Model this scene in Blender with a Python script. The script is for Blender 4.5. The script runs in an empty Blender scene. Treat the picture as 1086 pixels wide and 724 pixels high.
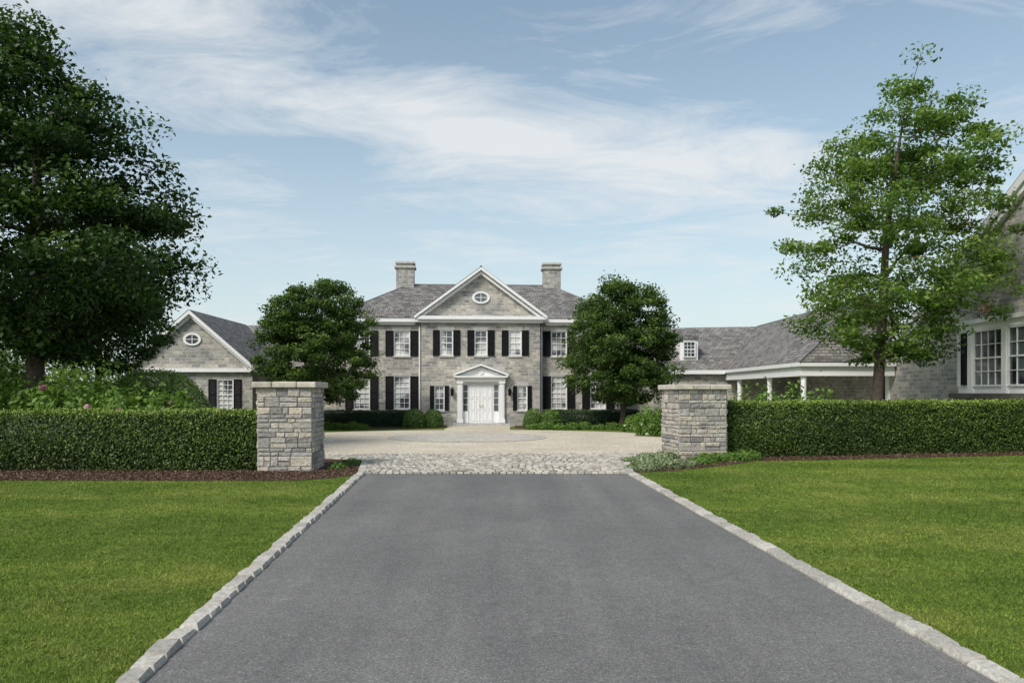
import bpy, math, random
import numpy as np
from mathutils import Vector
random.seed(7)
scene=bpy.context.scene
COL=scene.collection
scene.view_settings.view_transform='Standard'
scene.view_settings.look='None'
scene.view_settings.exposure=0

SL=0.02
def gz(y):
    if y>17: return 0.0
    if y<-20: return -SL*37
    return -SL*(17-y)

# ------------------------------------------------------------------ materials
def newmat(name):
    m=bpy.data.materials.new(name); m.use_nodes=True
    nt=m.node_tree
    b=[n for n in nt.nodes if n.type=='BSDF_PRINCIPLED'][0]
    o=[n for n in nt.nodes if n.type=='OUTPUT_MATERIAL'][0]
    return m,nt,b,o
def N(nt,t,**kw):
    n=nt.nodes.new(t)
    for k,v in kw.items(): setattr(n,k,v)
    return n
def L(nt,a,b): nt.links.new(a,b)
def ramp(nt,fac,stops):
    r=nt.nodes.new('ShaderNodeValToRGB')
    cr=r.color_ramp
    while len(cr.elements)<len(stops): cr.elements.new(0.5)
    for e,(p,c) in zip(cr.elements,stops):
        e.position=p; e.color=(c[0],c[1],c[2],1)
    L(nt,fac,r.inputs['Fac']); return r.outputs['Color']
def mulc(nt,a,b,f=1.0):
    m=nt.nodes.new('ShaderNodeMix'); m.data_type='RGBA'; m.blend_type='MULTIPLY'
    m.inputs[0].default_value=f
    L(nt,a,m.inputs[6]); L(nt,b,m.inputs[7]); return m.outputs[2]
def bump(nt,b,h,s=0.4,d=0.02):
    n=N(nt,'ShaderNodeBump'); n.inputs['Strength'].default_value=s; n.inputs['Distance'].default_value=d
    L(nt,h,n.inputs['Height']); L(nt,n.outputs['Normal'],b.inputs['Normal'])
def noise(nt,co,scale,detail=3,rough=.55):
    n=N(nt,'ShaderNodeTexNoise'); n.inputs['Scale'].default_value=scale; n.inputs['Detail'].default_value=detail
    n.inputs['Roughness'].default_value=rough
    L(nt,co,n.inputs['Vector']); return n.outputs['Fac']
def objco(nt):
    return N(nt,'ShaderNodeNewGeometry').outputs['Position']

def m_plain(name,c,rough=.6,var=.15,sc=6,bs=.1,spec=.5):
    m,nt,b,o=newmat(name); co=objco(nt)
    f=noise(nt,co,sc,4)
    col=ramp(nt,f,[(.25,[x*(1-var) for x in c]),(.75,[min(1,x*(1+var)) for x in c])])
    L(nt,col,b.inputs['Base Color']); b.inputs['Roughness'].default_value=rough
    b.inputs['Specular IOR Level'].default_value=spec
    if bs>0: bump(nt,b,noise(nt,co,sc*8,3),bs,.01)
    return m
def m_tint(name,stops,rough=.85,sc=18,var=.35,bs=.5,bd=.02,lo=.62):
    m,nt,b,o=newmat(name); co=objco(nt)
    a=N(nt,'ShaderNodeAttribute',attribute_name='tint')
    col=ramp(nt,a.outputs['Fac'],stops)
    f=noise(nt,co,sc,6,.65)
    c2=ramp(nt,f,[(.3,(lo,lo,lo)),(.7,(1.15,1.13,1.1))])
    c=mulc(nt,col,c2)
    L(nt,c,b.inputs['Base Color']); b.inputs['Roughness'].default_value=rough
    b.inputs['Specular IOR Level'].default_value=.25
    bump(nt,b,f,bs,bd)
    return m
def m_stonewall(name,scale=1.0):
    m,nt,b,o=newmat(name)
    uv=N(nt,'ShaderNodeUVMap'); co=uv.outputs['UV']; pos=objco(nt)
    nz=N(nt,'ShaderNodeTexNoise'); nz.inputs['Scale'].default_value=2.2; nz.inputs['Detail'].default_value=2
    L(nt,co,nz.inputs['Vector'])
    sb=N(nt,'ShaderNodeVectorMath',operation='SUBTRACT'); L(nt,nz.outputs['Color'],sb.inputs[0]); sb.inputs[1].default_value=(.5,.5,.5)
    sc=N(nt,'ShaderNodeVectorMath',operation='SCALE'); L(nt,sb.outputs[0],sc.inputs[0]); sc.inputs['Scale'].default_value=.04
    ad=N(nt,'ShaderNodeVectorMath',operation='ADD'); L(nt,co,ad.inputs[0]); L(nt,sc.outputs[0],ad.inputs[1])
    def brick(w,h,c1,c2,mo,ms,off,sq,fr,bias=0):
        k=N(nt,'ShaderNodeTexBrick'); k.inputs['Scale'].default_value=scale
        k.inputs['Brick Width'].default_value=w; k.inputs['Row Height'].default_value=h
        k.inputs['Color1'].default_value=(*c1,1); k.inputs['Color2'].default_value=(*c2,1)
        k.inputs['Mortar'].default_value=(*mo,1); k.inputs['Mortar Size'].default_value=ms
        k.inputs['Mortar Smooth'].default_value=.3; k.inputs['Bias'].default_value=bias
        k.offset=off; k.squash=sq; k.squash_frequency=fr; k.offset_frequency=2
        L(nt,ad.outputs[0],k.inputs['Vector']); return k
    k1=brick(.42,.155,(.275,.273,.27),(.54,.518,.468),(.55,.53,.49),.014,.43,.62,3)
    k2=brick(.42*2,.155*2,(.78,.79,.82),(1.10,1.08,1.02),(.97,.97,.97),.0,.37,.8,2)
    c=mulc(nt,k1.outputs['Color'],k2.outputs['Color'])
    f=noise(nt,pos,7,6,.7)
    c=mulc(nt,c,ramp(nt,f,[(.3,(.72,.72,.73)),(.7,(1.18,1.17,1.15))]))
    f2=noise(nt,pos,.5,3,.6)
    c=mulc(nt,c,ramp(nt,f2,[(.3,(.88,.88,.88)),(.7,(1.08,1.08,1.08))]))
    L(nt,c,b.inputs['Base Color']); b.inputs['Roughness'].default_value=.9
    b.inputs['Specular IOR Level'].default_value=.2
    mx=N(nt,'ShaderNodeMath',operation='MULTIPLY_ADD'); L(nt,k1.outputs['Fac'],mx.inputs[0]); mx.inputs[1].default_value=-.8; L(nt,f,mx.inputs[2])
    bump(nt,b,mx.outputs[0],.7,.03)
    return m
def m_slate():
    m,nt,b,o=newmat('slate_roof')
    uv=N(nt,'ShaderNodeUVMap'); co=uv.outputs['UV']; pos=objco(nt)
    k=N(nt,'ShaderNodeTexBrick'); k.inputs['Scale'].default_value=1
    k.inputs['Brick Width'].default_value=.30; k.inputs['Row Height'].default_value=.13
    k.inputs['Color1'].default_value=(.125,.121,.118,1); k.inputs['Color2'].default_value=(.275,.264,.250,1)
    k.inputs['Mortar'].default_value=(.065,.064,.063,1); k.inputs['Mortar Size'].default_value=.012
    L(nt,co,k.inputs['Vector'])
    f=noise(nt,pos,1.1,5,.7)
    c=mulc(nt,k.outputs['Color'],ramp(nt,f,[(.3,(.8,.8,.82)),(.7,(1.2,1.17,1.13))]))
    L(nt,c,b.inputs['Base Color']); b.inputs['Roughness'].default_value=.75
    b.inputs['Specular IOR Level'].default_value=.2
    bump(nt,b,k.outputs['Fac'],.5,-.02)
    return m
def m_asphalt():
    m,nt,b,o=newmat('asphalt'); co=objco(nt)
    f1=noise(nt,co,75,4,.8); f2=noise(nt,co,.35,5,.6); f4=noise(nt,co,5,5,.7)
    v=N(nt,'ShaderNodeTexVoronoi'); v.inputs['Scale'].default_value=85; L(nt,co,v.inputs['Vector'])
    sx=N(nt,'ShaderNodeSeparateColor'); L(nt,v.outputs['Color'],sx.inputs[0])
    mp=N(nt,'ShaderNodeMapping'); mp.inputs['Scale'].default_value=(1.6,.10,1); L(nt,co,mp.inputs['Vector'])
    f3=noise(nt,mp.outputs[0],1.0,4,.6)
    c=ramp(nt,f1,[(.30,(.105,.103,.100)),(.52,(.180,.177,.172)),(.74,(.31,.304,.294))])
    c=mulc(nt,c,ramp(nt,f2,[(.3,(.85,.85,.86)),(.7,(1.11,1.11,1.11))]))
    c=mulc(nt,c,ramp(nt,f3,[(.3,(.86,.86,.87)),(.7,(1.10,1.10,1.09))]))
    c=mulc(nt,c,ramp(nt,f4,[(.3,(.91,.91,.91)),(.7,(1.08,1.08,1.08))]))
    c=mulc(nt,c,ramp(nt,sx.outputs[0],[(.0,(.70,.70,.70)),(.85,(1.05,1.05,1.05)),(1,(1.5,1.48,1.44))]))
    L(nt,c,b.inputs['Base Color']); b.inputs['Roughness'].default_value=.9
    b.inputs['Specular IOR Level'].default_value=.2
    bump(nt,b,f1,.4,.005)
    return m
def m_gravel():
    m,nt,b,o=newmat('gravel'); co=objco(nt)
    v=N(nt,'ShaderNodeTexVoronoi'); v.inputs['Scale'].default_value=30; L(nt,co,v.inputs['Vector'])
    sx=N(nt,'ShaderNodeSeparateColor'); L(nt,v.outputs['Color'],sx.inputs[0])
    c=ramp(nt,sx.outputs[0],[(0,(.38,.33,.25)),(.5,(.58,.515,.41)),(1,(.76,.70,.59))])
    f=noise(nt,co,.5,5,.6)
    c=mulc(nt,c,ramp(nt,f,[(.3,(.82,.81,.79)),(.7,(1.06,1.06,1.06))]))
    L(nt,c,b.inputs['Base Color']); b.inputs['Roughness'].default_value=.95
    b.inputs['Specular IOR Level'].default_value=.15
    bump(nt,b,v.outputs['Distance'],.5,.01); return m
def grasscol(nt,co,k=1.0):
    f=noise(nt,co,.45,6,.68); f2=noise(nt,co,6,4,.7)
    c=ramp(nt,f,[(.28,(.105*k,.180*k,.030*k)),(.5,(.175*k,.245*k,.046*k)),(.74,(.30*k,.325*k,.088*k))])
    c=mulc(nt,c,ramp(nt,f2,[(.3,(.74,.78,.74)),(.7,(1.20,1.17,1.14))]))
    mp=N(nt,'ShaderNodeMapping'); mp.inputs['Rotation'].default_value=(0,0,.5); mp.inputs['Scale'].default_value=(.18,1.2,1); L(nt,co,mp.inputs['Vector'])
    f3=noise(nt,mp.outputs[0],.75,2,.5)
    c=mulc(nt,c,ramp(nt,f3,[(.38,(.84,.88,.84)),(.62,(1.10,1.07,1.05))]))
    return c
def m_ground():
    m,nt,b,o=newmat('lawn_ground'); co=objco(nt)
    c=grasscol(nt,co,.72)
    L(nt,c,b.inputs['Base Color']); b.inputs['Roughness'].default_value=.95
    b.inputs['Specular IOR Level'].default_value=.1
    bump(nt,b,noise(nt,co,60,3,.8),.8,.03); return m
def leafshader(nt,b,o,c,trans=.3,rough=.55,spec=.3):
    L(nt,c,b.inputs['Base Color']); b.inputs['Roughness'].default_value=rough
    b.inputs['Specular IOR Level'].default_value=spec
    if trans<=0: return
    t=N(nt,'ShaderNodeBsdfTranslucent')
    hs=N(nt,'ShaderNodeMix'); hs.data_type='RGBA'; hs.blend_type='MULTIPLY'; hs.inputs[0].default_value=1
    L(nt,c,hs.inputs[6]); hs.inputs[7].default_value=(1.35,1.5,.7,1)
    L(nt,hs.outputs[2],t.inputs['Color'])
    mx=N(nt,'ShaderNodeMixShader'); mx.inputs[0].default_value=trans
    L(nt,b.outputs[0],mx.inputs[1]); L(nt,t.outputs[0],mx.inputs[2]); L(nt,mx.outputs[0],o.inputs['Surface'])
def m_blade():
    m,nt,b,o=newmat('grass_blade'); co=objco(nt)
    c=grasscol(nt,co,1.0)
    a=N(nt,'ShaderNodeAttribute',attribute_name='tint')
    c=mulc(nt,c,ramp(nt,a.outputs['Fac'],[(0,(.62,.72,.58)),(.75,(1.18,1.14,1.1)),(1,(1.7,1.45,1.7))]))
    leafshader(nt,b,o,c,.2,.6,.15); return m
def m_leaf(name,stops,trans=.28,rough=.5,spec=.3,k=1.3):
    m,nt,b,o=newmat(name)
    a=N(nt,'ShaderNodeAttribute',attribute_name='tint')
    c=ramp(nt,a.outputs['Fac'],[(p,[min(.85,x*k) for x in q]) for p,q in stops])
    leafshader(nt,b,o,c,trans,rough,spec); return m
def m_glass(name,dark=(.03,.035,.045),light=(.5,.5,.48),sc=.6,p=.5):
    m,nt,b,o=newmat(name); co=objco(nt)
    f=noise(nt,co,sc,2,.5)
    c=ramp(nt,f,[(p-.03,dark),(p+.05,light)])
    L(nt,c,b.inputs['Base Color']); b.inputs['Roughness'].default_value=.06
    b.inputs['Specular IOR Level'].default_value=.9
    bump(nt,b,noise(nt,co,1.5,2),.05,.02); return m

MAT={}
MAT['wall']=m_stonewall('stone_wall')
MAT['slate']=m_slate()
MAT['asphalt']=m_asphalt()
MAT['gravel']=m_gravel()
MAT['ground']=m_ground()
MAT['blade']=m_blade()
MAT['mulch']=m_plain('mulch',(.085,.050,.034),.95,.75,26,1.0,.2)
MAT['white']=m_plain('white_paint',(.80,.80,.80),.5,.04,3,.03,.3)
MAT['black']=m_plain('black_paint',(.008,.008,.010),.6,.2,4,0,.15)
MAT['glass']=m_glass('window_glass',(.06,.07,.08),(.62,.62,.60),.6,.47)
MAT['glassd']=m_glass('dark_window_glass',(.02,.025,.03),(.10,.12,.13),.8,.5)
MAT['lead']=m_plain('lead_flashing',(.18,.18,.19),.5,.1,3,.05)
MAT['bark']=m_plain('bark',(.085,.068,.054),.9,.4,9,.9,.2)
MAT['sand']=m_plain('joint_sand',(.085,.077,.062),.95,.25,14,.5,.1)
MAT['brass']=m_plain('brass',(.35,.25,.1),.3,.1,5,0)
PST=[(0,(.27,.265,.26)),(.3,(.42,.405,.375)),(.6,(.54,.51,.455)),(.8,(.62,.56,.46)),(1,(.47,.465,.46))]
MAT['pillar']=m_tint('pillar_stone',PST,.9,13,bs=1.0,bd=.04,lo=.55)
MAT['cobble']=m_tint('cobble_stone',[(0,(.26,.245,.22)),(.5,(.44,.415,.365)),(1,(.60,.565,.49))],.85,22,bs=.5,lo=.7)
MAT['cobbled']=m_tint('cobble_stone_blue',[(0,(.36,.345,.32)),(.5,(.48,.455,.41)),(1,(.60,.56,.49))],.85,22,bs=.5,lo=.75)
MAT['kerb']=m_tint('kerb_granite',[(0,(.38,.365,.33)),(.5,(.49,.47,.425)),(1,(.58,.56,.51))],.85,26,bs=.5,lo=.6)
MAT['cap']=m_plain('cap_stone',(.50,.46,.39),.85,.3,5,.5,.2)
MAT['sillstone']=m_plain('dark_sill_stone',(.12,.11,.10),.85,.3,5,.5,.2)
MAT['step']=m_plain('step_stone',(.45,.44,.41),.85,.2,5,.3,.2)
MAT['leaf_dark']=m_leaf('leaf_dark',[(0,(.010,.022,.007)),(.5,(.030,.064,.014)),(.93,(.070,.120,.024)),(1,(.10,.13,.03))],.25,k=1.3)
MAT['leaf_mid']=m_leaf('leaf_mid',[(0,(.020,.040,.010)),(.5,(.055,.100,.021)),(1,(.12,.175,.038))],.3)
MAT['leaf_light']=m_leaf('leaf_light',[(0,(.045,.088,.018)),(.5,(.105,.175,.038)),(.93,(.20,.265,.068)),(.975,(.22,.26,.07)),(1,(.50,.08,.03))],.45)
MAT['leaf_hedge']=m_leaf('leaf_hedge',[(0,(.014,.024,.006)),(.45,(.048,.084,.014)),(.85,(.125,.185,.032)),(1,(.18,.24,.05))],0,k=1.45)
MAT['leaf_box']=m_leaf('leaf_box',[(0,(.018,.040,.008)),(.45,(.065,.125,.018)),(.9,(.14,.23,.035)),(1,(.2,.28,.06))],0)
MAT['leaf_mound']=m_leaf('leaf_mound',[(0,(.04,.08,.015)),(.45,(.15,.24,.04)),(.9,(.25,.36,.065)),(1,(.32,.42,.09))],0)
MAT['leaf_yew']=m_leaf('leaf_yew',[(0,(.010,.022,.010)),(.5,(.024,.052,.018)),(1,(.06,.10,.032))],0)
MAT['leaf_lime']=m_leaf('leaf_lime',[(0,(.045,.090,.015)),(.5,(.11,.20,.035)),(1,(.20,.30,.07))],.3,k=1.15)
MAT['leaf_silver']=m_leaf('leaf_silver',[(0,(.09,.12,.05)),(.5,(.21,.26,.14)),(1,(.42,.46,.32))],.2,k=1.1)
MAT['petal']=m_leaf('petal',[(0,(.42,.14,.25)),(.5,(.56,.26,.38)),(1,(.70,.48,.54))],.2,k=1)
MAT['petal_white']=m_leaf('petal_white',[(0,(.50,.53,.42)),(1,(.78,.79,.72))],.2,k=1)
MAT['chip']=m_leaf('mulch_chip',[(0,(.05,.03,.02)),(.5,(.12,.072,.048)),(1,(.25,.17,.115))],0,k=1)

# ------------------------------------------------------------------ mesh builder
class MB:
    def __init__(s): s.v=[]; s.f=[]; s.t=[]
    def poly(s,pts,t=.5):
        b=len(s.v); s.v+= [tuple(p) for p in pts]; s.f.append(tuple(range(b,b+len(pts)))); s.t.append(t)
    def box(s,x0,x1,y0,y1,z0,z1,t=.5):
        b=len(s.v)
        s.v+=[(x0,y0,z0),(x1,y0,z0),(x1,y1,z0),(x0,y1,z0),(x0,y0,z1),(x1,y0,z1),(x1,y1,z1),(x0,y1,z1)]
        for q in [(0,3,2,1),(4,5,6,7),(0,1,5,4),(1,2,6,5),(2,3,7,6),(3,0,4,7)]:
            s.f.append(tuple(b+i for i in q)); s.t.append(t)
    def frus(s,o,u,v,n,w,h,d,ins,t,jt=.4):
        o=Vector(o);u=Vector(u);v=Vector(v);n=Vector(n)
        j=lambda a:random.uniform(-a,a)
        base=[o,o+u*w,o+u*w+v*h,o+v*h]
        mid=[p+n*(d*.65) for p in base]
        top=[o+u*ins+v*ins,o+u*(w-ins)+v*ins,o+u*(w-ins)+v*(h-ins),o+u*ins+v*(h-ins)]
        top=[p+n*(d+j(d*.15*jt/.4))+u*j(ins*jt)+v*j(ins*jt) for p in top]
        b=len(s.v); s.v+=[tuple(p) for p in base+mid+top]
        for k in range(2):
            for i in range(4):
                a=b+k*4+i; c=b+k*4+(i+1)%4
                s.f.append((a,c,c+4,a+4)); s.t.append(t)
        s.f.append((b+8,b+9,b+10,b+11)); s.t.append(t)
    def prism(s,pts,y0,y1,t=.5):
        n=len(pts); b=len(s.v)
        s.v+=[(p[0],y0,p[1]) for p in pts]+[(p[0],y1,p[1]) for p in pts]
        s.f.append(tuple(range(b,b+n))); s.f.append(tuple(range(b+2*n-1,b+n-1,-1))); s.t+=[t,t]
        for i in range(n):
            k=(i+1)%n; s.f.append((b+k,b+i,b+n+i,b+n+k)); s.t.append(t)
    def tube(s,pts,rad,n=8,t=.5):
        pts=[Vector(p) for p in pts]; rings=[]
        for i,p in enumerate(pts):
            d=(pts[min(i+1,len(pts)-1)]-pts[max(i-1,0)])
            if d.length<1e-6: d=Vector((0,0,1))
            d.normalize()
            a=d.cross(Vector((0.31,.95,0.05)))
            if a.length<.05: a=d.cross(Vector((1,0,0)))
            a.normalize(); c=d.cross(a)
            b=len(s.v)
            for k in range(n):
                an=2*math.pi*k/n
                s.v.append(tuple(p+(a*math.cos(an)+c*math.sin(an))*rad[i]))
            rings.append(b)
        for i in range(len(rings)-1):
            for k in range(n):
                k2=(k+1)%n
                s.f.append((rings[i]+k,rings[i]+k2,rings[i+1]+k2,rings[i+1]+k)); s.t.append(t)
        s.f.append(tuple(rings[-1]+k for k in range(n))); s.t.append(t)
    def lathe(s,prof,cx,cy,n=14,t=.5):
        rings=[]
        for r,z in prof:
            b=len(s.v); rings.append(b)
            for k in range(n):
                a=2*math.pi*k/n; s.v.append((cx+r*math.cos(a),cy+r*math.sin(a),z))
        for i in range(len(rings)-1):
            for k in range(n):
                k2=(k+1)%n
                s.f.append((rings[i]+k,rings[i]+k2,rings[i+1]+k2,rings[i+1]+k)); s.t.append(t)
        s.f.append(tuple(rings[-1]+k for k in range(n))); s.t.append(t)
    def wall(s,x0,x1,z0,z1,y,ops=(),depth=.16):
        xs=sorted({x0,x1,*[o[0] for o in ops],*[o[1] for o in ops]})
        zs=sorted({z0,z1,*[o[2] for o in ops],*[o[3] for o in ops]})
        for a,b in zip(xs,xs[1:]):
            for c,d in zip(zs,zs[1:]):
                mx=(a+b)/2; mz=(c+d)/2
                if any(o[0]<mx<o[1] and o[2]<mz<o[3] for o in ops): continue
                s.poly([(a,y,c),(b,y,c),(b,y,d),(a,y,d)])
        for o in ops:
            a,b,c,d=o; e=y+depth
            s.poly([(a,y,c),(a,y,d),(a,e,d),(a,e,c)]); s.poly([(b,y,c),(b,e,c),(b,e,d),(b,y,d)])
            s.poly([(a,y,c),(a,e,c),(b,e,c),(b,y,c)]); s.poly([(a,y,d),(b,y,d),(b,e,d),(a,e,d)])
    def obj(s,name,mat,parent=None,smooth=False,loc=None):
        me=bpy.data.meshes.new(name); me.from_pydata(s.v,[],s.f); me.materials.append(mat)
        at=me.attributes.new('tint','FLOAT','FACE'); at.data.foreach_set('value',s.t)
        uv=me.uv_layers.new(name='UVMap')
        me.update()
        for p in me.polygons:
            n=p.normal; ax=abs(n.x); ay=abs(n.y); az=abs(n.z)
            for li in p.loop_indices:
                c=me.vertices[me.loops[li].vertex_index].co
                if az>.93: q=(c.x,c.y)
                elif ay>=ax: q=(c.x,c.z)
                else: q=(c.y,c.z)
                uv.data[li].uv=q
        if smooth: me.polygons.foreach_set('use_smooth',[True]*len(me.polygons))
        ob=bpy.data.objects.new(name,me); COL.objects.link(ob)
        if parent: ob.parent=parent
        if loc: ob.location=loc
        return ob
def empty(name,loc,label,cat,rot=0,group=None):
    e=bpy.data.objects.new(name,None); COL.objects.link(e); e.location=loc; e.rotation_euler[2]=rot
    e.empty_display_size=.3; e['label']=label; e['category']=cat
    if group: e['group']=group
    return e
def tag(o,label=None,cat=None,kind=None,group=None):
    if label: o['label']=label
    if cat: o['category']=cat
    if kind: o['kind']=kind
    if group: o['group']=group
    return o

# ------------------------------------------------------------------ leaves
def leaf_arrays(P,size,rng,up=.5,nrm=None,spread=.8,aspect=.55):
    n=len(P)
    r=rng.normal(size=(n,3))
    if nrm is not None: d=nrm+r*spread
    else: d=r; d[:,2]=np.abs(d[:,2])+up
    d/=np.linalg.norm(d,axis=1,keepdims=True)+1e-9
    a=rng.normal(size=(n,3)); u=np.cross(d,a); u/=np.linalg.norm(u,axis=1,keepdims=True)+1e-9
    v=np.cross(d,u)
    s=size*rng.uniform(.65,1.35,size=(n,1))
    fold=d*s*.12
    V=np.stack([P-u*s*.5,P-v*s*aspect*.5+fold,P+u*s*.5,P+v*s*aspect*.5+fold],axis=1)
    return V.reshape(-1,3)
def np_mesh(name,V,T,mat,k=4,extra=None):
    nf=len(V)//k
    vv=V; idx=np.arange(nf*k); tot=np.full(nf,k); T=np.asarray(T,dtype=float)
    if extra:
        ev,ef,et=extra; base=len(vv)
        vv=np.vstack([vv,np.array(ev)])
        idx=np.concatenate([idx]+[np.array(f)+base for f in ef]); tot=np.concatenate([tot,[len(f) for f in ef]])
        T=np.concatenate([T,et])
    me=bpy.data.meshes.new(name)
    me.vertices.add(len(vv)); me.vertices.foreach_set('co',vv.astype(np.float32).ravel())
    me.loops.add(len(idx)); me.loops.foreach_set('vertex_index',idx.astype(np.int32))
    me.polygons.add(len(tot)); st=np.concatenate([[0],np.cumsum(tot)[:-1]])
    me.polygons.foreach_set('loop_start',st.astype(np.int32))
    me.update(calc_edges=True); me.validate()
    at=me.attributes.new('tint','FLOAT','FACE')
    if len(me.polygons)==len(T): at.data.foreach_set('value',T.astype(np.float32))
    me.materials.append(mat)
    ob=bpy.data.objects.new(name,me); COL.objects.link(ob); return ob

def make_tree(name,label,x,y,trunk_r,prof,ncl,lpc,leaf,crad,mat,seed,h0=1.6,dens=.42,lean=0,group=None,bump_=.22,ctv=.16,red_=0,flat=.62):
    rng=np.random.default_rng(seed); rd=random.Random(seed)
    e=empty(name,(x,y,gz(y)),label,'tree',group=group)
    zs=np.array([p[0] for p in prof]); rs=np.array([p[1] for p in prof]); cs=np.array([p[2] if len(p)>2 else 0 for p in prof])
    if zs[0]>zs[-1]: zs=zs[::-1]; rs=rs[::-1]; cs=cs[::-1]
    C=[];W=[]
    ph=rng.uniform(0,6.28,6)
    while len(C)<ncl:
        z=rng.uniform(zs[0],zs[-1]); r=np.interp(z,zs,rs)
        if rng.random()>(r/rs.max())**1.3: continue
        a=rng.uniform(0,6.283)
        lob=1+bump_*(.5*math.sin(3*a+ph[0]+z*.9)+.4*math.sin(5*a+ph[1]-z*1.7)+.45*math.sin(z*3.1+ph[2]+a))
        u=rng.random()**dens
        rr=max(0,(r-crad*.5))*lob*u
        C.append((np.interp(z,zs,cs)+rr*math.cos(a),rr*math.sin(a),z)); W.append(u)
    C=np.array(C); W=np.array(W)
    P=[];T=[]
    for c,w in zip(C,W):
        n=int(lpc*rng.uniform(.5,1.5)); cr=crad*rng.uniform(.5,1.35)
        d=rng.normal(size=(n,3)); d/=np.linalg.norm(d,axis=1,keepdims=True)
        p=c+d*cr*(rng.random((n,1))**.45)*np.array([1.15,1.15,flat])
        P.append(p)
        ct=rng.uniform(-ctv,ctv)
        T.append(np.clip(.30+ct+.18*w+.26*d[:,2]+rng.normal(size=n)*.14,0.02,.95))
    P=np.vstack(P);T=np.concatenate(T)
    m=int(len(P)*.05); ii=rng.choice(len(P),m,replace=False)
    cen=np.array([0,0,zs.mean()]); o=P[ii]-cen; o/=np.linalg.norm(o,axis=1,keepdims=True)
    P[ii]+=o*rng.uniform(.1,.5,size=(m,1))*crad
    if red_:
        for k in range(red_):
            i=rng.integers(len(C)); near=np.where(np.linalg.norm(P-C[i],axis=1)<.45)[0]
            T[near[:12]]=1.0
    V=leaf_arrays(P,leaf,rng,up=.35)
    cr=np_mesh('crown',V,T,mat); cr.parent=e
    m=MB()
    hz=zs[-1]*.86
    nodes=[]; pts=[];rad=[]
    for i in range(13):
        t=i/12; z=t*hz
        px=lean*t+np.interp(z,zs,cs)*min(1,z/hz)*.8+ (0.08*math.sin(4*t+seed) if t>0 else 0); py=.08*math.sin(3.1*t+seed*2)*t
        pts.append((px,py,z)); rad.append(trunk_r*((1-t)**.8*.9+.06)*(1.35 if i==0 else 1))
        if z>h0*.75: nodes.append((np.array((px,py,z)),rad[-1]))
    m.tube(pts,rad,10)
    axis=np.array(pts)
    def axd(c):
        i=np.argmin(abs(axis[:,2]-c[2])); return np.linalg.norm(c[:2]-axis[i,:2])
    order=sorted(range(len(C)),key=lambda i:axd(C[i]))
    for i in order:
        c=C[i]; best=None;bd=1e9
        for q,(p,r) in enumerate(nodes):
            if p[2]>c[2]+.15: continue
            d=np.linalg.norm(p-c)+ .25*abs(axd(p))
            if d<bd: bd=d;best=q
        if best is None: continue
        p,r=nodes[best]
        r0=min(r*.62,.10*trunk_r/.3+.02); r1=max(.012,r0*.55)
        mid=(p+c)/2+np.array((rd.uniform(-.1,.1),rd.uniform(-.1,.1),-.06*bd))
        m.tube([p,mid,c],[r0,(r0+r1)/2,r1],5)
        nodes.append((c,r1)); nodes.append((mid,(r0+r1)/2))
    m.obj('trunk',MAT['bark'],e,smooth=True)
    return e

def box_leaves(x0,x1,y0,y1,z0,z1,n,leaf,rng,rag=.04):
    A=[('f',(x1-x0)*(z1-z0)),('b',(x1-x0)*(z1-z0)),('l',(y1-y0)*(z1-z0)),('r',(y1-y0)*(z1-z0)),('t',(x1-x0)*(y1-y0))]
    tot=sum(a for _,a in A); P=[];Nn=[]
    for k,a in A:
        m=int(n*a/tot*(.4 if k=='b' else 1.1))
        u=rng.random(m); v=rng.random(m); o=rng.normal(size=m)*rag
        X=x0+u*(x1-x0); Y=y0+u*(y1-y0)
        if k=='f': p=np.stack([X,y0+o,z0+v*(z1-z0)],1); nn=(0,-1,0)
        if k=='b': p=np.stack([X,y1+o,z0+v*(z1-z0)],1); nn=(0,1,0)
        if k=='l': p=np.stack([x0+o,Y,z0+v*(z1-z0)],1); nn=(-1,0,0)
        if k=='r': p=np.stack([x1+o,Y,z0+v*(z1-z0)],1); nn=(1,0,0)
        if k=='t': p=np.stack([X,y0+v*(y1-y0),z1+o],1); nn=(0,0,1)
        P.append(p); Nn.append(np.tile(nn,(m,1)))
    return np.vstack(P),np.vstack(Nn).astype(float)
def make_hedge(label,p0,p1,depth,h,n,leaf,mat,seed,name='clipped_hedge',cat='hedge',group=None,rag=.03):
    rng=np.random.default_rng(seed)
    p0=np.array(p0,float);p1=np.array(p1,float); Ln=np.linalg.norm(p1-p0); ang=math.atan2(p1[1]-p0[1],p1[0]-p0[0])
    P,Nn=box_leaves(0,Ln,0,depth,0,h,n,leaf,rng,rag)
    und=.03*np.sin(P[:,0]*1.3+seed)+.02*np.sin(P[:,0]*3.7+P[:,2]*2)
    P[:,1]+=und*np.sign(P[:,1]-depth/2)*-1; P[:,2]+=np.where(P[:,2]>h*.8,.018*np.sin(P[:,0]*2.1+seed)+.012*np.sin(P[:,0]*7),0)
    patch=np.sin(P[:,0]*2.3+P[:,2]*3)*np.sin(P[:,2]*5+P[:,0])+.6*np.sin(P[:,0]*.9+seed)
    T=.34+.09*patch+.22*(P[:,2]/h-.5)+rng.normal(size=len(P))*.17+np.where(Nn[:,2]>.5,.28,0)+np.where(P[:,2]>h*.92,.12,0)  # hedge top and upper rim tinted lighter: light from above put into leaf colour
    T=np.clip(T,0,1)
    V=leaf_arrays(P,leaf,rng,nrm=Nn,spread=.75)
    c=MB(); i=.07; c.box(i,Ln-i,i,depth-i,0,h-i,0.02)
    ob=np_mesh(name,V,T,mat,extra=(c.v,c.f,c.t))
    ob.location=(p0[0],p0[1],gz(p0[1])); ob.rotation_euler[2]=ang
    tag(ob,label,cat,group=group); return ob
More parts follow.
